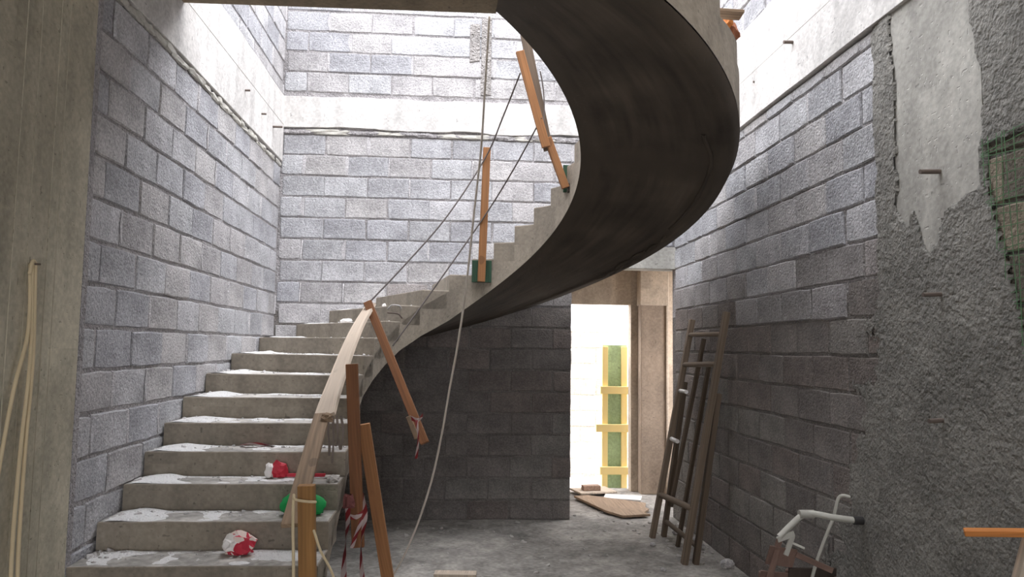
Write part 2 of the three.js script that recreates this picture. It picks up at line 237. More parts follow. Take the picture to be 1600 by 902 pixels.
{ // plastering mesh over the near joint: green strands
  const gs = []; const quad = [[2.83, 2.5], [2.56, 2.5], [2.56, 1.5], [2.64, 1.55]];
  const inQ = (d, y) => d < lerp(2.83, 2.62, sstep(2.5, 1.45, y)) && y < 2.5 && y > 1.45;
  const lo = (d) => { let y = 2.5; while (y > 1.45 && inQ(d, y - 0.01)) y -= 0.01; return y; };
  for (let y = 1.48; y < 2.5; y += 0.034) { const dm = lerp(2.83, 2.62, sstep(2.5, 1.45, y)); gs.push(new THREE.BoxGeometry(dm - 2.3, 0.0028, 0.0015).rotateZ(0.12 * Math.sin(y * 31)).translate(-(dm + 2.3) / 2, y, 0.022 + 0.006 * Math.sin(y * 9))); }
  for (let d = 2.3; d < 2.82; d += 0.034) { const l = lo(d); if (l < 2.47) gs.push(new THREE.BoxGeometry(0.0028, 2.5 - l, 0.0015).rotateZ(0.05 * Math.sin(d * 50)).translate(-d, (2.5 + l) / 2, 0.024)); }
  const m = mesh('plaster_mesh', mergeGeometries(gs), M.net, wallR); m.userData.label = 'green fibreglass plastering mesh'; m.userData.kind = 'stuff';
}
// back wall with its opening on the right
const wallB = struct('wall_back'); wallB.position.set(0, 0, -DB);
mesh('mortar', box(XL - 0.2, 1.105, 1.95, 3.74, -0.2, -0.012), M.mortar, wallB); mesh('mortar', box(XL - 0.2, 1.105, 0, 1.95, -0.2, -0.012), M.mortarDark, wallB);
mesh('mortar', box(1.105, XR + 0.2, 2.6, 3.74, -0.2, -0.012), M.mortar, wallB);
mesh('mortar', box(XL - 0.2, XR + 0.2, 4.03, TOP, -0.2, -0.011), M.mortar, wallB);
masonry(wallB, [[XL, 1.112, 0, 3.66], [1.112, XR, 2.64, 3.66], [XL, XR, 4.04, TOP]], { off: 0.184, uoff: -0.9, mats: brownBack });
mesh('concrete_beam', ragged(XL, XR, 3.73, 4.035, -0.2, 0.012, 70, 0.02, 0.012, 23), M.beam, wallB);
mesh('lintel', box(1.0, XR + 0.1, 2.425, 2.64, -0.2, 0.008, 0.004), M.lightCast, wallB);
for (let i = 0; i < 30; i++) mesh('mortar_pad', lump(rr(0.07, 0.17), rr(0.02, 0.03), 0.016, 0.35, 1, i + 40), rnd() < 0.5 ? M.lightCast : M.mortar, wallB, new THREE.Vector3(lerp(XL + 0.08, XR - 0.1, (i + rnd() * 0.5) / 30), 3.675 + rr(-0.012, 0.012), -0.004));
for (const [x, h0, h1] of [[0.235, 4.1, 4.9], [0.12, 4.45, 4.85]]) { const m = mesh('mortar_smear', ragged(x - 0.05, x + 0.05, h0, h1, -0.01, 0.008, 8, 0.03, 0.05, 33), M.smear, wallB); }
for (const [u, h] of [[575, 3.56], [665, 3.56]]) void u, h;
// landing slab overhead = ceiling of the near room
const slab = struct('ceiling');
{
  const sh = new THREE.Shape([[XL - 0.1, 4.55], [0.2, 4.5], [0.28, 4.15], [0.42, 3.5], [0.45, 2.7], [XR + 0.1, 2.7], [XR + 0.1, BACK - 0.2], [XL - 0.1, BACK - 0.2]].map(([x, d]) => new THREE.Vector2(x, d)));
  const g = new THREE.ExtrudeGeometry(sh, { depth: 0.375, bevelEnabled: false }).rotateX(-Math.PI / 2).translate(0, 3.71, 0);
  mesh('landing_slab', boxUV(g), M.nearCast, slab);
}
const roof = struct('roof'); mesh('roof_slab', box(XL - 0.3, XR + 0.3, 6.2, 6.4, -2.4, -BACK + 0.3), M.lightCast, roof);
// behind the camera: rear wall, its opening added to light the near room
const wallRear = struct('wall_rear'); wallRear.position.set(0, 0, -BACK);
for (const [a, b, c, d] of [[XL - 0.2, -1.2, 0, 4.0], [1.75, XR + 0.2, 0, 4.0], [-1.2, 1.75, 0, 0.5], [-1.2, 1.75, 2.9, 4.0], [XL - 0.2, XR + 0.2, 4.0, TOP]]) mesh('wall_panel', box(a, b, c, d, 0, 0.2), M.nearCast, wallRear);
// floor: uneven screed
const floor = struct('floor');
{
  const n = 150, g = new THREE.PlaneGeometry(5.2, 12.5, 70, n).rotateX(-Math.PI / 2).translate(0.6, 0, -2.55), p = g.attributes.position, uv = g.attributes.uv;
  for (let i = 0; i < p.count; i++) { const x = p.getX(i), z = p.getZ(i); p.setY(i, 0.014 * (fbm(x * 2.2, z * 2.2, 0, 4, 7) - 0.5)); uv.setXY(i, x, z); }
  g.computeVertexNormals(); mesh('screed', g, M.floor, floor); mesh('base', box(-2, 3.2, -0.3, -0.02, -8.8, 3.7), M.floor, floor);
}
// passage behind the back wall, with the doorway to the outside
const passage = struct('wall_passage');
mesh('door_wall', box(0.6, 1.3, 0, 2.7, -8.72, -8.58), M.passage, passage); mesh('door_wall', box(1.3, 2.02, 2.15, 2.7, -8.72, -8.58), M.passage, passage); mesh('door_wall', box(2.02, 3.0, 0, 2.7, -8.72, -8.58, 0.006), M.passage, passage);
mesh('side_wall', box(0.5, 0.7, 0, 2.7, -8.7, -7.39), M.passage, passage); mesh('side_wall', box(2.9, 3.1, 0, 0.5, -8.7, -7.19), M.passage, passage); mesh('side_wall', box(2.9, 3.1, 2.45, 2.7, -8.7, -7.19), M.passage, passage); mesh('side_wall', box(2.9, 3.1, 0.5, 2.45, -7.5, -7.19), M.passage, passage); mesh('return_wall', box(2.3, 3.1, 0, 2.7, -7.4, -7.2), M.passage, passage);  // opening in the right-hand side wall, added to brighten the passage
mesh('passage_ceiling', box(0.5, 3.1, 2.66, 2.8, -8.72, -7.39), M.passage, passage);
mesh('pier', box(2.1, 2.4, 0, 2.66, -8.58, -8.42, 0.008), M.pier, passage); mesh('pier_head', box(2.085, 2.42, 2.135, 2.66, -8.57, -8.395, 0.008), M.passage, passage); mesh('pier_edge', box(2.385, 2.415, 0, 2.2, -8.57, -8.4, 0.008), M.passage, passage);

// ---------------------------------------------------------------- the staircase
const R = 0.133, N = (s) => 1.026 + (s - 4) * R, PHI = (s) => (N(s) - 1.33) / 0.613, CX = 0.023, CD = 5.281, RI = 0.837, RO = 1.9;
const tab = (t, s) => { for (let i = 0; i < t.length - 1; i++) if (s <= t[i + 1][0]) { const k = (s - t[i][0]) / (t[i + 1][0] - t[i][0]); return [lerp(t[i][1], t[i + 1][1], k), lerp(t[i][2], t[i + 1][2], k)]; } return null; };
const circ = (r, s) => [CX - r * Math.cos(PHI(s)), CD + r * Math.sin(PHI(s))];
const IN = [[-4, -0.60, 2.14], [1, -0.612, 3.54], [2, -0.615, 3.82], [3, -0.617, 4.09], [4, -0.618, 4.35], [5, -0.635, 4.63], [6, -0.655, 4.9], [7, -0.672, 5.2], [8, -0.665, 5.45], [9, -0.62, 5.65], [10, -0.55, 5.82], [11, -0.45, 5.96], [12, -0.29, 6.06], [13, ...circ(RI, 13)]];
const OUT = [[-4, XL + 0.004, 2.14], [1, XL + 0.004, 3.54], [2, XL + 0.004, 3.82], [3, XL + 0.004, 4.09], [4, XL + 0.004, 4.34], [5, XL + 0.004, 4.6], [6, XL + 0.004, 4.89], [7, XL + 0.004, 5.30], [8, XL + 0.004, 5.87], [9, XL + 0.004, 6.66], [9.5, XL + 0.004, 7.19], [10, -1.52, 7.19], [11, -1.216, 7.19], [12, -0.78, 7.19], [13, -0.25, 7.185], [14, ...circ(RO, 14)]];
const inner = (s) => s < 13 ? tab(IN, s) : circ(RI, s), outer = (s) => s < 14 ? tab(OUT, s) : circ(RO, s);
const thickIn = (s) => lerp(0.225, 0.379, sstep(4, 13, s)), thickOut = (s) => lerp(0.26, 0.495, sstep(6, 14, s));
const stairs = thing('concrete_staircase', 'raw concrete staircase rising along the left wall and curling overhead', 'staircase');
{ // helical slab under the steps
  const S0 = -3.6, S1 = 27.2, n = 250, cols = 10, pos = [], uv = [], idxSoff = [], idxSide = []; let arc = 0, prev = null;
  for (let i = 0; i <= n; i++) {
    const s = lerp(S0, S1, i / n), a = inner(s), b = outer(s), m = [(a[0] + b[0]) / 2, (a[1] + b[1]) / 2]; if (prev) arc += Math.hypot(m[0] - prev[0], m[1] - prev[1], (S1 - S0) / n * R); prev = m;
    const top = N(s) - R - 0.006, w = Math.hypot(a[0] - b[0], a[1] - b[1]), put = (t, y, v) => { pos.push(lerp(a[0], b[0], t), Math.max(-0.01, y), -lerp(a[1], b[1], t)); uv.push(arc, v); };
    // soffit from inner to outer edge with a shallow cast lip at the outside
    for (let c = 0; c <= cols; c++) { const t = c === cols ? 1 : c === cols - 1 ? 0.965 : c === cols - 2 ? 0.88 : c === cols - 3 ? 0.865 : c / (cols - 3) * 0.86; const lip = t > 0.87 ? -0.012 : 0; put(t, lerp(N(s) - thickIn(s), N(s) - thickOut(s), t) + lip * sstep(13, 16, s) + (c === cols ? 0.075 * sstep(13, 15, s) : 0), t * w); }
    put(0, N(s) - thickIn(s), 0); put(0, top, 0.3); put(1, top, 0.3); put(1, N(s) - thickOut(s) + 0.075 * sstep(13, 15, s), 0); put(0, top, 0); put(1, top, w);
  }
  const K = cols + 7; for (let i = 0; i < n; i++) { const p = i * K, q = p + K;
    for (let c = 0; c < cols; c++) idxSoff.push(p + c, p + c + 1, q + c, p + c + 1, q + c + 1, q + c);
    const f = cols + 1, quad = (x, y) => idxSide.push(p + x, q + x, p + y, p + y, q + x, q + y); quad(f, f + 1); idxSide.push(p + f + 3, p + f + 2, q + f + 3, p + f + 2, q + f + 2, q + f + 3); quad(f + 4, f + 5); }
  const mk = (idx) => { const g = new THREE.BufferGeometry(); g.setAttribute('position', new THREE.Float32BufferAttribute(pos, 3)); g.setAttribute('uv', new THREE.Float32BufferAttribute(uv, 2)); g.setIndex(idx); g.computeVertexNormals(); return g; };
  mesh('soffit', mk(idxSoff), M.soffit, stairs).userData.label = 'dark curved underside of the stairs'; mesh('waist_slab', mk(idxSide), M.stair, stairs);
}
{ const pts = []; for (let k = 0; k <= 24; k++) { const s = lerp(19.4, 22.6, k / 24), t = 0.84 - 0.05 * sstep(21.8, 22.6, s), a = inner(s), b = outer(s); pts.push(V(lerp(a[0], b[0], t), lerp(N(s) - thickIn(s), N(s) - thickOut(s), t) - 0.004, lerp(a[1], b[1], t))); }
  mesh('mortar_ridge', tube(pts, 0.013, 60, 6), M.soffit, stairs);
  for (const [s0, t0] of [[18.4, 0.9], [18.0, 0.86], [17.7, 0.93], [18.7, 0.88], [17.4, 0.9]]) { const q = []; for (let k = 0; k <= 10; k++) { const s = s0 + 0.09 * (k - 5), t = t0 + 0.012 * Math.sin(k * 1.3 + s0 * 5), a = inner(s), b = outer(s); q.push(V(lerp(a[0], b[0], t), lerp(N(s) - thickIn(s), N(s) - thickOut(s), t) - 0.008, lerp(a[1], b[1], t))); } mesh('mortar_ridge', tube(q, 0.012, 24, 6), M.soffit, stairs); } }
const SF = -3, SL = 26;
for (let n = SF; n <= SL; n++) {
  const poly = [], P = (q, jx = 0) => poly.push(new THREE.Vector2(q[0], q[1] + jx));
  for (let k = 0; k <= 4; k++) P(inner(n + k / 4));
  if (n === 9) { P(outer(10)); P(outer(9.5)); P(outer(9)); } else { for (let k = 4; k >= 0; k--) P(outer(n + k / 4)); }
  const a = outer(n), b = inner(n); for (let k = 1; k < 14; k++) P([lerp(a[0], b[0], k / 14), lerp(a[1], b[1], k / 14)], 0.012 * (h3(n + 50, k, 3) - 0.5));
  const y0 = Math.max(-0.01, N(n) - R - 0.03), y1 = N(n);
  let g = new THREE.ExtrudeGeometry(new THREE.Shape(poly), { depth: y1 - y0 - 0.014, bevelEnabled: true, bevelThickness: 0.007, bevelSize: 0.007, bevelOffset: -0.007, bevelSegments: 2 }).rotateX(-Math.PI / 2).translate(0, y0 + 0.007, 0);
  g = g.toNonIndexed();
  const caps = g.groups[0], gg = boxUV(g, h3(n + 60, 1, 1), h3(n + 60, 2, 2)); gg.groups = g.groups; void caps;
  mesh('step', gg, [M.tread, M.stair], stairs);
}
{ // cement dust lying in drifts on the treads
  const gs = []; for (let n = 0; n <= 13; n++) {
    const nu = 46, nv = 12, pos = [], idx = [], top = N(n);
    for (let i = 0; i <= nu; i++) for (let j = 0; j <= nv; j++) { const t = 0.01 + 0.98 * i / nu, v = 0.04 + 0.93 * j / nv, a = outer(n + v * 0.98), b = inner(n + v * 0.98); const x = lerp(a[0], b[0], t), d = lerp(a[1], b[1], t);
      const e = Math.min(1, 6 * Math.min(t, 1 - t), 8 * Math.min(v, 1 - v)); const hgt = 0.02 * (fbm(x * 9, d * 9 + n * 3, 0, 4, 7) - 0.47) + 0.03 * sstep(0.3, 0.0, t) * (n > 1 ? 1 : 0.3) + 0.008 * sstep(0.6, 1, v); pos.push(x, top - 0.003 + Math.max(-0.006, hgt * e), -d); }
    for (let i = 0; i < nu; i++) for (let j = 0; j < nv; j++) { const p = i * (nv + 1) + j; idx.push(p, p + nv + 1, p + 1, p + 1, p + nv + 1, p + nv + 2); }
    const g = new THREE.BufferGeometry(); g.setAttribute('position', new THREE.Float32BufferAttribute(pos, 3)); g.setIndex(idx); g.computeVertexNormals(); gs.push(g);
  }
  const dg = mergeGeometries(gs); const p = dg.attributes.position, uv = new Float32Array(p.count * 2); for (let i = 0; i < p.count; i++) { uv[i * 2] = p.getX(i); uv[i * 2 + 1] = p.getZ(i); } dg.setAttribute('uv', new THREE.BufferAttribute(uv, 2));
  const m = mesh('cement_dust', dg, M.dust, stairs); m.userData.kind = 'stuff'; m.userData.label = 'pale cement dust on the treads';
}
function scatter(name, label, spots, mat) {
  let g = lump(1, 0.8, 0.9, 0.3, 0, 3); const im = new THREE.InstancedMesh(g, mat, spots.length); im.name = numbered(name); im.castShadow = im.receiveShadow = true; const o = new THREE.Object3D();
  spots.forEach(([x, y, d, r], i) => { o.position.set(x, y - r * 0.2, -d); o.rotation.set(0, rnd() * 6.3, 0); o.scale.set(r * rr(0.7, 1.4), r * rr(0.6, 1), r); o.updateMatrix(); im.setMatrixAt(i, o.matrix); });
  scene.add(im); return tag(im, label, 'rubble', null, 'stuff');
}
{
  const sp = []; for (let n = 0; n <= 12; n++) for (let k = 0; k < 75; k++) { const t = Math.pow(rnd(), 1.6) * 0.97 + 0.01, v = 0.15 + 0.8 * Math.sqrt(rnd()), a = outer(n + v), b = inner(n + v); sp.push([lerp(a[0], b[0], t) + 0.012, N(n), lerp(a[1], b[1], t), 0.003 + (t < 0.2 ? 0.02 : 0.012) * Math.pow(rnd(), 3)]); }
  scatter('stair_rubble', 'small pale mortar crumbs strewn over the stair treads', sp, M.stone);
  const fl = []; for (let k = 0; k < 900; k++) { const e = rnd(); const x = e < 0.45 ? XR - 0.02 - 0.35 * Math.pow(rnd(), 2) : rr(-0.5, 2.0), d = e > 0.7 ? rr(6.3, 8.3) : rr(3.2, 7.1); if (d > 7.1 && x < 1.15) continue; if (x > XR - 0.03) continue; fl.push([x, 0.002, d, 0.004 + 0.02 * Math.pow(rnd(), 5)]); }
  scatter('floor_rubble', 'loose grit and mortar crumbs on the dusty floor', fl, M.crumbs);
}

// ---------------------------------------------------------------- timber, ropes and tape on the stairs
timber('timber_post', V(-0.625, N(0) - 0.02, 3.4), V(-0.64, 1.023, 3.35), 0.072, 0.04, M.woodTan, scene);
tag(scene.children.at(-1), 'short tan timber post with dark stains at the lowest steps, holding the grey sloping rail', 'post');
{ // stains of old formwork lines on the post stay in the wood; the sloping rail
  const t = thing('sloping_rail', 'grey weathered plank rail sloping up from the short tan post', 'rail'); timber('plank', V(-0.705, 0.845, 3.37), V(-0.73, 1.25, 4.2), 0.086, 0.022, M.woodGrey, t);
}
{ // bent strip of thin ply used as a handrail, with a hanging rag of tape at its lower joint
  const pts = [V(-0.715, 1.235, 4.16), V(-0.722, 1.334, 4.4), V(-0.724, 1.46, 4.7), V(-0.708, 1.63, 5.0), V(-0.69, 1.775, 5.3), V(-0.645, 1.925, 5.56)];
  const c = new THREE.CatmullRomCurve3(pts), pos = [], idx = [], uv = [], n = 50, w = 0.055, t = 0.009;
  for (let i = 0; i <= n; i++) { const k = i / n, p = c.getPoint(k), side = new THREE.Vector3(Math.cos(0.5), 0.55, 0).normalize(), up = new THREE.Vector3(-side.y, side.x, 0); const ww = w * lerp(1.25, 0.85, k);
    for (const [a, b] of [[-1, -1], [1, -1], [1, 1], [-1, 1]]) { pos.push(p.x + side.x * a * ww + up.x * b * t, p.y + side.y * a * ww * 0.7 + up.y * b * t, p.z); uv.push(a * 0.05 + 0.5, k * 0.8); }
    if (i < n) for (let q = 0; q < 4; q++) { const A = i * 4 + q, B = i * 4 + (q + 1) % 4; idx.push(A, B, A + 4, B, B + 4, A + 4); } }
  idx.push(0, 2, 1, 0, 3, 2, n * 4, n * 4 + 1, n * 4 + 2, n * 4, n * 4 + 2, n * 4 + 3);
  let g = new THREE.BufferGeometry(); g.setAttribute('position', new THREE.Float32BufferAttribute(pos, 3)); g.setAttribute('uv', new THREE.Float32BufferAttribute(uv, 2)); g.setIndex(idx); g = g.toNonIndexed(); g.computeVertexNormals();
  tag(mesh('curved_handrail', g, M.woodPale, scene), 'pale thin strip bent into a curved handrail above the lower steps', 'handrail');
  const rag = thing('hanging_rag', 'grey ragged sacking tied where the curved handrail meets the plank', 'rag');
  mesh('knot', lump(0.035, 0.03, 0.03, 0.3, 2, 9), M.woodGrey, rag, V(-0.69, 1.215, 4.14));
  for (let i = 0; i < 4; i++) mesh('rag_strip', ribbon([V(-0.685 + i * 0.022, 1.25, 4.13), V(-0.68 + i * 0.026, 1.17, 4.1 + 0.014 * (i % 2)), V(-0.672 + i * 0.02, 1.1 - 0.03 * (i % 2), 4.11), V(-0.67 + i * 0.016, [1.04, 1.0, 1.09, 1.13][i], 4.1)], 0.014, [new THREE.Vector3(1, 0, 0.3), new THREE.Vector3(0.4, 0, -1), new THREE.Vector3(0.8, 0, 0.5)], 16), M.ragCloth, rag);
}
tag(timber('timber_post', V(-0.535, 0.493, 4.37), V(-0.602, 1.524, 4.37), 0.068, 0.04, M.woodRed, scene), 'upright brown timber post against the stair edge with barrier tape at its foot', 'post');
tag(timber('timber_post', V(-0.325, 0.005, 4.5), V(-0.532, 1.176, 4.43), 0.07, 0.04, M.wood, scene), 'brown timber leaning on the floor beside the taped upright post', 'post');
tag(timber('timber_post', V(-0.206, 0.969, 5.2), V(-0.66, 1.95, 5.52), 0.06, 0.045, M.woodRed, scene), 'orange brown timber hanging slantwise from the end of the curved handrail', 'post');
tag(timber('timber_post', V(0.186, 2.161, 6.03), V(0.214, 3.263, 6.0), 0.062, 0.045, M.wood, scene), 'upright orange timber post standing alone on the stair edge at mid height', 'post');
tag(mesh('green_plywood_block', box(-0.08, 0.08, -0.09, 0.09, -0.012, 0.012, 0.003), M.greenPly, scene, V(0.19, 2.25, 6.075)), 'dark green plywood block behind the foot of the lone upright post', 'block');
{
  const u = 'upper stair edge';
  tag(timber('guard_batten', V(0.797, 2.842, 5.52), V(0.655, 3.225, 5.52), 0.058, 0.04, M.wood, scene), `lower orange batten with its foot on the ${u}`, 'batten');
  tag(timber('guard_batten', V(0.64, 3.14, 5.475), V(0.429, 3.86, 5.44), 0.062, 0.035, M.wood, scene), 'long orange batten tilted left with its square top end in view', 'batten');
  tag(timber('guard_batten', V(0.665, 3.13, 5.53), V(0.475, 4.05, 5.56), 0.07, 0.03, M.woodDark, scene), 'darker batten tied behind the tilted orange batten', 'batten');
  tag(mesh('green_plywood_block', box(-0.07, 0.07, -0.13, 0.08, -0.012, 0.012, 0.003), M.greenPly, scene, V(0.855, 2.95, 5.57)), 'green plywood block behind the foot of the lower orange batten', 'block');
  tag(mesh('steel_bracket', box(-0.025, 0.025, -0.04, 0.03, -0.02, 0.02, 0.006), M.rustDark, scene, V(0.838, 2.85, 5.53)), 'small dark bracket at the foot of the lower orange batten', 'bracket');
}
// cables and lines
tag(mesh('hanging_cable', capped([V(0.164, 3.712, 4.56), V(0.143, 3.215, 4.6), V(0.129, 2.898, 4.65), V(0.093, 2.495, 4.7), V(0.05, 2.007, 4.75), V(0.004, 1.64, 4.8), V(-0.037, 1.393, 4.85), V(-0.088, 1.061, 4.9), V(-0.157, 0.726, 4.95), V(-0.283, 0.348, 5.0), V(-0.397, 0.124, 5.05), V(-0.5, 0.02, 5.0), V(-0.56, 0.012, 4.75)], 0.0068, 120), M.cable, scene), 'cream cable hanging from the landing edge down to the floor', 'cable');
tag(mesh('guard_line', capped([V(0.432, 3.677, 5.41), V(0.32, 3.42, 5.7), V(0.218, 3.202, 5.955), V(-0.1, 2.66, 5.86), V(-0.4, 2.26, 5.7), V(-0.659, 1.931, 5.5)], 0.006, 80), M.twine, scene), 'upper dark guard line from the tilted batten past the lone post to the slanted timber', 'line');
tag(mesh('guard_line', capped([V(0.6, 3.352, 5.45), V(0.42, 3.03, 5.7), V(0.226, 2.728, 5.97), V(-0.15, 2.15, 5.9), V(-0.487, 1.635, 5.75)], 0.006, 80), M.twine, scene), 'lower dark guard line from the tied battens to the curved stair edge', 'line');
tag(mesh('wire_tail', capped([V(0.59, 3.72, 5.47), V(0.615, 3.6, 5.49), V(0.625, 3.42, 5.49), V(0.61, 3.3, 5.47)], 0.005, 30), M.twine, scene), 'thin dark wire tail hanging beside the tied battens', 'wire');
{
  const t = thing('rope_bundle', 'cream rope hanging in loose strands against the left column', 'rope');
  const base = [[[1.934, 3.091], [1.663, 3.103], [1.464, 3.039], [1.18, 2.977], [0.8, 2.92]], [[1.937, 3.095], [1.562, 3.124], [1.212, 3.098], [0.847, 3.084], [0.5, 3.1]], [[1.93, 3.11], [1.561, 3.135], [1.209, 3.122], [0.838, 3.12], [0.5, 3.14]]];
  base.forEach((b, i) => mesh('strand', capped(b.map(([y, d]) => V(XL + 0.02 + i * 0.004, y, d)), 0.0075, 60), M.rope, t));
  mesh('loop_top', capped([V(XL + 0.022, 1.9, 3.085), V(XL + 0.026, 1.95, 3.095), V(XL + 0.024, 1.94, 3.115), V(XL + 0.024, 1.88, 3.118)], 0.0075, 24), M.rope, t);
  mesh('nail', new THREE.CylinderGeometry(0.004, 0.004, 0.06, 8).rotateZ(Math.PI / 2), M.steel, t, V(XL + 0.02, 1.938, 3.105));
}
{
  const t = thing('white_cord', 'white cord tied round the short tan post and trailing to the steps', 'cord');
  mesh('long_end', capped([V(-0.692, 0.98, 3.345), V(-0.69, 0.86, 3.34), V(-0.685, 0.72, 3.35), V(-0.68, 0.5, 3.36)], 0.007, 40), M.rope, t);
  mesh('tail', capped([V(-0.6, 0.83, 3.34), V(-0.575, 0.74, 3.37), V(-0.53, 0.63, 3.42), V(-0.5, 0.5, 3.46)], 0.006, 30), M.rope, t);
mesh('wrap', capped([V(-0.595, 0.955, 3.325), V(-0.64, 0.96, 3.318), V(-0.685, 0.968, 3.325), V(-0.692, 0.98, 3.345)], 0.006, 20), M.rope, t);
}
{
  const X = (x, z) => new THREE.Vector3(x, 0, z), t = thing('barrier_tape', 'torn red and white barrier tape wound round the foot of the brown upright post', 'tape');
  const st = (pts, w, d) => mesh('tape_strip', ribbon(pts, w, d), M.tape, t);
  st([V(-0.60, 0.79, 4.33), V(-0.59, 0.66, 4.31), V(-0.6, 0.53, 4.32), V(-0.605, 0.3, 4.31)], 0.035, [X(1, 0.2), X(0.8, 0.6), X(0.3, 1), X(1, 0)]);
  st([V(-0.51, 0.8, 4.33), V(-0.495, 0.68, 4.31), V(-0.515, 0.52, 4.33), V(-0.5, 0.33, 4.31)], 0.03, [X(0.3, 1), X(1, 0.2), X(0.2, 1), X(1, 0.3)]);
  st([V(-0.6, 0.68, 4.325), V(-0.55, 0.67, 4.315), V(-0.5, 0.7, 4.325)], 0.03, [new THREE.Vector3(0, 1, 0.1), new THREE.Vector3(0, 1, 0.4), new THREE.Vector3(0, 1, 0)]);
  st([V(-0.5, 0.69, 4.32), V(-0.54, 0.58, 4.31), V(-0.565, 0.5, 4.32)], 0.022, [X(1, 0), X(1, 0.5), X(1, 0)]);
  mesh('tape_wad', lump(0.04, 0.05, 0.03, 0.3, 2, 31), std('#7d4a46', { roughness: 0.8 }), t, V(-0.595, 0.72, 4.325));
  const e = thing('barrier_tape', 'scrap of red and white tape knotted on the lower end of the slanted timber', 'tape');
  mesh('tape_strip', ribbon([V(-0.31, 1.14, 5.2), V(-0.255, 1.13, 5.165), V(-0.225, 1.16, 5.19)], 0.03, [new THREE.Vector3(0, 1, 0), new THREE.Vector3(0.2, 1, 0.3), new THREE.Vector3(0, 1, 0)]), M.tape, e);
  mesh('tape_strip', ribbon([V(-0.265, 1.13, 5.165), V(-0.25, 1.0, 5.155), V(-0.262, 0.87, 5.165)], 0.02, [X(1, 0), X(0.5, 0.8), X(1, 0.3)]), M.tape, e);
  tag(timber('batten_offcut', V(-0.26, 1.0, 5.19), V(-0.325, 1.15, 5.21), 0.035, 0.025, M.woodGrey, scene), 'short grey batten offcut taped beside the lower end of the slanted timber', 'offcut');
}
// litter on the steps
function crumple(name, label, cat, p, r, mats, s) { const t = thing(name, label, cat, p); mesh('body', lump(r[0], r[1], r[2], 0.3, 2, s), mats[0], t); const f = mesh('flap', lump(r[0] * 0.62, r[1] * 0.72, r[2] * 0.7, 0.4, 2, s + 4), mats[1], t, new THREE.Vector3(-r[0] * 0.42, r[1] * 0.35, r[2] * 0.42)); f.rotation.y = 0.5; return t; }
crumple('crumpled_carton', 'crumpled red and white carton lying on the lowest visible tread', 'carton', V(-1.02, N(1) + 0.004, 3.74), [0.07, 0.06, 0.05], [M.carton, M.white], 3);
{
  const t = thing('tape_roll', 'flattened red and white tape with a loose end beside the grey plank', 'tape', V(-0.955, N(3) + 0.006, 4.28));
  mesh('flat_wad', lump(0.055, 0.055, 0.03, 0.22, 2, 13), M.red, t, new THREE.Vector3(-0.02, 0, 0)); mesh('pale_fold', lump(0.025, 0.05, 0.028, 0.25, 2, 15), M.white, t, new THREE.Vector3(-0.065, 0, 0.008));
  mesh('loose_end', box(0.03, 0.24, 0.001, 0.02, 0.0, 0.012, 0.003), M.red, t); mesh('loose_end', box(0.24, 0.32, 0.001, 0.012, 0.0, 0.03, 0.003), M.white, t);
}
tag(mesh('tape_scrap', ribbon([V(-1.26, N(4) + 0.012, 4.55), V(-1.19, N(4) + 0.022, 4.53), V(-1.12, N(4) + 0.014, 4.56), V(-1.06, N(4) + 0.012, 4.54)], 0.04, [new THREE.Vector3(0, 0.2, 1), new THREE.Vector3(0, 0.6, 1), new THREE.Vector3(0, 0.1, 1)]), M.tape, scene), 'scrap of faded red tape one tread above the flattened red and white tape', 'tape');
{ const t = thing('green_bag', 'bright green plastic bag bunched on the tread behind the short tan post', 'bag', V(-0.775, N(2) + 0.004, 3.97)); mesh('bag', lump(0.112, 0.07, 0.06, 0.13, 3, 21, false), M.green, t); mesh('knot', lump(0.03, 0.03, 0.03, 0.3, 1, 22), M.green, t, new THREE.Vector3(0.02, 0.09, 0)); }
tag(mesh('mortar_lump', lump(0.06, 0.03, 0.04, 0.3, 2, 41), M.white, scene, V(-0.985, N(10), 6.75)), 'flat white mortar lump on the upper step near the back wall', 'rubble');
{ const t = thing('wire_clip', 'bent white wire clip on the stair behind the slanted timber', 'wire'); mesh('wire', capped([V(-0.53, N(10) + 0.09, 5.72), V(-0.5, N(10) + 0.115, 5.7), V(-0.44, N(10) + 0.11, 5.7), V(-0.43, N(10) + 0.09, 5.71)], 0.006, 20), M.stone, t); mesh('wire', capped([V(-0.53, N(10) + 0.06, 5.72), V(-0.45, N(10) + 0.05, 5.7), V(-0.42, N(10) + 0.02, 5.71)], 0.006, 16), M.steel, t); }
tag(mesh('stone', lump(0.018, 0.022, 0.018, 0.25, 1, 44), M.white, scene, V(-0.62, N(11), 6.35)), 'small white stone on the curved stair above the slanted timber', 'stone');
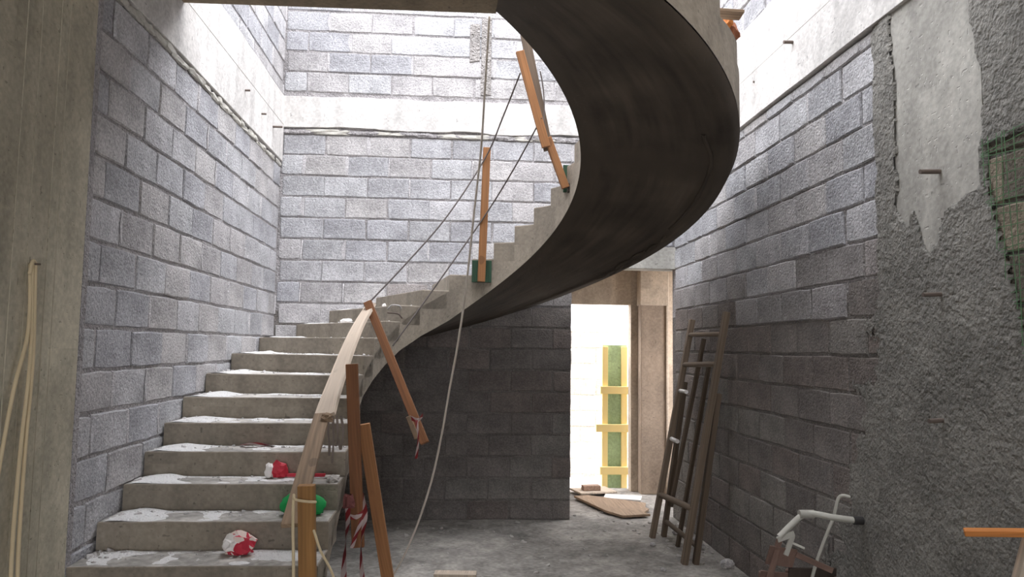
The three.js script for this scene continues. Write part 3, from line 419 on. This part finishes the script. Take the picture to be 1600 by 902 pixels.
{ // offcut and crumpled sacking at the outer edge high on the stair
  const s = 23, o = outer(s + 0.6), q = outer(s + 0.1), i = inner(s + 0.5); const dir = (a, b, k) => [lerp(a[0], b[0], k), lerp(a[1], b[1], k)];
  const a = dir(outer(23.8), i, 0.22), b = dir(outer(23.35), i, -0.05); tag(timber('board_offcut', V(a[0], N(s) + 0.12, a[1]), V(b[0], N(s) + 0.10, b[1]), 0.11, 0.02, M.woodGrey, scene, new THREE.Vector3(0, 1, 0)), 'short board end sticking out at the top of the stair edge', 'offcut');
  const t = thing('crumpled_sack', 'crumpled brown paper sack hanging over the high stair edge', 'sack', V(q[0] - 0.03, N(s) + 0.002, q[1] + 0.02)); mesh('paper', lump(0.05, 0.07, 0.06, 0.35, 2, 51), M.brown, t); mesh('torn_fold', lump(0.035, 0.05, 0.04, 0.4, 2, 52), M.woodOrange, t, new THREE.Vector3(-0.03, 0.05, 0.02)); mesh('torn_fold', lump(0.02, 0.04, 0.03, 0.4, 1, 53), M.ply, t, new THREE.Vector3(-0.045, -0.01, 0.03));
  const e = dir(outer(24.4), inner(24.4), -0.01), f = dir(outer(25.2), inner(25.2), -0.01); tag(timber('green_board', V(e[0], N(24) + 0.1, e[1]), V(f[0], N(24) + 0.24, f[1]), 0.14, 0.018, M.greenPly, scene), 'dark green shuttering board at the stair edge by the top of the photo', 'board');
}
// rebar stubs left in the beams and the right column
function stub(label, p, dir, L, r = 0.008) { const y = dir.clone().normalize(), m = mesh('rebar_stub', new THREE.CylinderGeometry(r, r, L, 10).translate(0, L / 2, 0), M.steel, scene, p); m.quaternion.setFromUnitVectors(new THREE.Vector3(0, 1, 0), y); return tag(m, label, 'rebar'); }
const nL = new THREE.Vector3(1, 0, 0), nR = new THREE.Vector3(-1, -0.05, 0.05);
stub('rebar stub in the left white beam, farthest from the back corner', V(XL, 3.63, 5.884), nL, 0.055); stub('middle one of three rebar stubs in the left white beam', V(XL, 3.6, 6.389), nL, 0.055); stub('longest rebar stub in the left white beam, nearest the back corner', V(XL, 3.607, 6.786), nL, 0.1, 0.01);
stub('rebar stub in the bright right beam, the longer one nearer the camera', V(XR, 3.605, 4.485), nR, 0.085, 0.011); stub('tiny rebar stub in the bright right beam beside the stair', V(XR, 3.572, 5.11), nR, 0.03);
stub('rusty rebar stub in the pale bare concrete of the right column', V(XR, 2.436, 3.109), nR, 0.1, 0.011); stub('upper of two rebar stubs in the rough plastered right wall', V(XR, 1.89, 3.114), nR, 0.1, 0.01); stub('lower of two rebar stubs in the rough plastered right wall', V(XR, 1.341, 3.129), nR, 0.08, 0.01);

// ---------------------------------------------------------------- ladder, poles, cart, trestle
{
  const t = thing('wooden_ladder', 'double wooden ladder leaning on the right block wall', 'ladder', V(0, 0, 0)); const fc = new THREE.Vector3(-1, 0.3, 0);
  const A0 = V(1.722, 0.0, 6.51), A1 = V(2.085, 1.9, 6.5), B0 = V(1.762, 0.0, 5.722), B1 = V(2.085, 1.93, 5.65), at = (a, b, k) => a.clone().lerp(b, k);
  timber('rail', A0, A1, 0.055, 0.045, M.woodLadder, t, fc); timber('rail', B0, B1, 0.06, 0.045, M.woodLadder, t, fc);
  const C0 = V(1.835, 0.0, 6.551), C1 = V(2.015, 1.35, 6.5), E0 = V(1.85, 0.0, 5.72), E1 = V(2.02, 1.3, 5.665); timber('rear_rail', C0, C1, 0.055, 0.04, M.woodDark, t, fc); timber('rear_rail', E0, E1, 0.055, 0.04, M.woodDark, t, fc);
  const rung = (name, a, b, r, mat) => orient(mesh(name, new THREE.CylinderGeometry(r, r, a.distanceTo(b), 10).translate(0, a.distanceTo(b) / 2, 0), mat, t), a, b, new THREE.Vector3(0, 1, 0));
  rung('rung', at(A0, A1, 0.93), at(B0, B1, 0.91), 0.019, M.woodLadder); rung('rung', at(A0, A1, 0.79), at(B0, B1, 0.79), 0.022, M.woodLadder); rung('rung', at(A0, A1, 0.195), at(B0, B1, 0.215), 0.026, M.woodLadder); rung('rung', at(C0, C1, 0.1), at(E0, E1, 0.1), 0.02, M.woodDark);
  rung('broken_rung', at(A0, A1, 0.67), at(A0, A1, 0.67).lerp(at(B0, B1, 0.66), 0.24), 0.017, M.white).userData.label = 'pale broken rung end'; rung('broken_rung', at(A0, A1, 0.45), at(A0, A1, 0.45).lerp(at(B0, B1, 0.44), 0.24), 0.018, M.white).userData.label = 'pale broken rung end';
  rung('broken_rung', at(E0, E1, 0.78), at(E0, E1, 0.78).lerp(at(C0, C1, 0.8), 0.16), 0.018, M.woodLadder);
}
tag(timber('wooden_pole', V(1.84, 0.3, 6.35), V(2.09, 1.73, 6.2), 0.034, 0.03, M.woodDark, scene, new THREE.Vector3(-1, 0, 0.2)), 'longer thin dark stick leaning on the wall inside the wooden ladder', 'stick');
tag(timber('wooden_pole', V(1.86, 0.0, 6.22), V(2.095, 1.5, 6.1), 0.032, 0.03, M.woodDark, scene, new THREE.Vector3(-1, 0, 0.2)), 'shorter thin grey stick leaning on the wall inside the wooden ladder', 'stick');
{
  const t = thing('hand_cart', 'old metal hand cart with bent tube handles beside the right wall', 'cart');
  mesh('handle', tube([V(2.085, 0.758, 3.82), V(1.98, 0.768, 3.84), V(1.87, 0.78, 3.88), V(1.83, 0.765, 3.89), V(1.76, 0.7, 3.9), V(1.712, 0.655, 3.9)], 0.0165, 60, 12), M.zinc, t).userData.label = 'bent galvanised tube handle';
  const gp = mesh('grip', new THREE.CylinderGeometry(0.021, 0.021, 0.05, 14).rotateZ(Math.PI / 2), M.rubber, t, V(2.1, 0.757, 3.815)); void gp;
  mesh('joint_sleeve', new THREE.CylinderGeometry(0.022, 0.022, 0.08, 14).rotateZ(Math.PI / 2), M.zinc, t, V(1.855, 0.776, 3.885));
  mesh('second_handle', capped([V(2.07, 0.872, 3.85), V(2.045, 0.877, 3.86), V(2.03, 0.868, 3.87), V(2.0, 0.76, 3.88), V(1.945, 0.62, 3.89), V(1.89, 0.455, 3.9), V(1.86, 0.3, 3.9)], 0.009, 60), M.zinc, t);
  timber('bracket', V(1.70, 0.64, 3.9), V(1.79, 0.675, 3.89), 0.03, 0.012, M.zinc, t); timber('bracket', V(1.785, 0.66, 3.9), V(1.745, 0.56, 3.9), 0.028, 0.012, M.zinc, t); timber('bracket', V(1.715, 0.65, 3.9), V(1.66, 0.42, 3.92), 0.032, 0.014, M.rust, t); timber('bracket', V(1.78, 0.625, 3.9), V(1.84, 0.6, 3.88), 0.012, 0.01, M.zinc, t);
  timber('plate', V(1.735, 0.6, 3.9), V(1.72, 0.5, 3.93), 0.15, 0.012, M.rust, t); timber('plate', V(1.71, 0.465, 3.935), V(1.7, 0.37, 3.96), 0.17, 0.012, M.rust, t);
  timber('side_rail', V(1.8, 0.565, 3.9), V(1.98, 0.49, 3.86), 0.03, 0.012, M.rust, t); timber('tray', V(1.9, 0.49, 3.92), V(1.9, 0.25, 3.95), 0.26, 0.014, M.rustDark, t);
  for (const [x, d] of [[1.64, 3.97], [1.8, 4.0], [1.99, 3.85]]) mesh('leg', capped([V(x, 0.45, d), V(x - 0.015, 0.0, d + 0.02)], 0.014, 8), M.rust, t);
  mesh('wheel', new THREE.TorusGeometry(0.13, 0.035, 12, 32), M.rubber, t, V(1.8, 0.165, 4.1)); mesh('hub', new THREE.CylinderGeometry(0.03, 0.03, 0.07, 16).rotateX(Math.PI / 2), M.rustDark, t, V(1.8, 0.165, 4.1)); mesh('axle', new THREE.CylinderGeometry(0.012, 0.012, 0.3, 10).rotateX(Math.PI / 2), M.rustDark, t, V(1.8, 0.165, 4.0));
  for (let i = 0; i < 4; i++) { const s = mesh('spoke', new THREE.BoxGeometry(0.02, 0.26, 0.01), M.rustDark, t, V(1.8, 0.165, 4.1)); s.rotation.z = i * Math.PI / 4; }
}
{
  const t = thing('work_trestle', 'work trestle with an orange timber top at the right edge', 'trestle'); const a = V(1.752, 1.018, 2.5), b = V(2.09, 1.06, 2.3);
  timber('top_bar', a, b, 0.02, 0.045, M.woodOrange, t); for (const [p, q] of [[V(1.908, 1.02, 2.4), V(1.56, 0.0, 2.38)], [V(2.06, 1.02, 2.36), V(2.07, 0.0, 2.1)]]) timber('leg', p, q, 0.026, 0.035, M.woodPale, t);
}
// ---------------------------------------------------------------- floor debris
{
  const sh = new THREE.Shape([[1.3, 8.15], [1.45, 8.2], [1.99, 7.78], [1.93, 7.58], [1.95, 7.5], [1.86, 7.34], [1.9, 7.26], [1.62, 7.2], [1.5, 7.42]].map(([x, d]) => new THREE.Vector2(x, d)));
  tag(mesh('plywood_sheet', boxUV(new THREE.ExtrudeGeometry(sh, { depth: 0.018, bevelEnabled: true, bevelSize: 0.002, bevelThickness: 0.002, bevelSegments: 1 }).rotateX(-Math.PI / 2).translate(0, 0.02, 0)), M.ply, scene), 'broken plywood sheet lying flat before the bright doorway', 'plywood');
  const s2 = mesh('pale_board', box(-0.22, 0.22, 0, 0.02, -0.16, 0.16, 0.004), M.woodPale, scene, V(1.56, 0.03, 8.45)); s2.rotation.y = 0.25; tag(s2, 'pale board lying under the loose brick in the bright doorway', 'board');
  const s3 = mesh('pale_board', box(-0.2, 0.2, 0, 0.018, -0.12, 0.12, 0.004), M.white, scene, V(1.83, 0.012, 8.15)); s3.rotation.y = -0.3; tag(s3, 'small pale board at the right of the loose brick', 'board');
  const b = mesh('loose_brick', box(-0.1, 0.1, 0, 0.055, -0.05, 0.05, 0.006), M.brick, scene, V(1.53, 0.051, 8.42)); b.rotation.y = 0.1; tag(b, 'loose tan brick on the threshold of the bright doorway', 'brick');
  const pl = mesh('floor_plank', box(-0.15, 0.15, 0, 0.022, -0.05, 0.05, 0.003), M.woodPale, scene, V(0.02, 0.008, 5.46)); pl.rotation.y = -0.08; tag(pl, 'pale plank end on the floor at the bottom edge of the photo', 'plank');
  [[2.06, 5.62, 0.055, 'largest white stone on the floor by the right wall'], [1.88, 6.05, 0.035, 'white stone on the floor under the wooden ladder'], [1.98, 6.62, 0.045, 'grey white stone behind the rear foot of the wooden ladder'], [2.05, 6.3, 0.05, 'stone lying against the right wall behind the wooden ladder'], [1.66, 6.25, 0.025, 'small stone on the floor left of the wooden ladder'], [1.55, 5.55, 0.02, 'small stone on the open floor left of the right ladder foot']].forEach(([x, d, r, l], i) => tag(mesh('stone', lump(r, r * 0.75, r * 0.85, 0.16, 2, 60 + i), M.stone, scene, V(x, 0.002, d)), l, 'stone'));
  const ch = thing('mortar_heap', 'small grey mortar heap on the step end below the grey plank', 'rubble'); mesh('heap', lump(0.03, 0.025, 0.04, 0.25, 2, 71), M.crumbs, ch, V(-0.655, N(3) - 0.002, 4.16)); 
}
// ---------------------------------------------------------------- outside the door
{
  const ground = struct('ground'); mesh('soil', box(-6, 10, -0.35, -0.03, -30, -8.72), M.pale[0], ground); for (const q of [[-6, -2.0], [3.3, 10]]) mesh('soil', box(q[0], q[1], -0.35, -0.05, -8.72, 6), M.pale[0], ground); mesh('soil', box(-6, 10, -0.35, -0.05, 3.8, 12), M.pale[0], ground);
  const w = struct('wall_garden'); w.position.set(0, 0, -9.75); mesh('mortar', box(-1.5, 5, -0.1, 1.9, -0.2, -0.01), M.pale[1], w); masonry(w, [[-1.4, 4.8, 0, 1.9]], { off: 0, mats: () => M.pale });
  const t = thing('formwork_panel', 'green shuttering panel with yellow timber battens outside the doorway', 'formwork', V(0, 0, 8.95));
  mesh('green_sheet', box(1.76, 2.06, -0.03, 1.68, -0.02, 0, 0.003), M.greenSheet, t); for (const x of [1.785, 2.02]) mesh('batten', box(x - 0.035, x + 0.035, -0.03, 1.66, 0, 0.04, 0.004), M.woodYellow, t);
  for (const [y, a] of [[1.14, 1.72], [0.69, 1.67], [0.19, 1.72]]) mesh('crosspiece', box(a, 2.07, y - 0.045, y + 0.045, 0.04, 0.085, 0.004), M.woodYellow, t);
}
renderer.render(scene, camera);
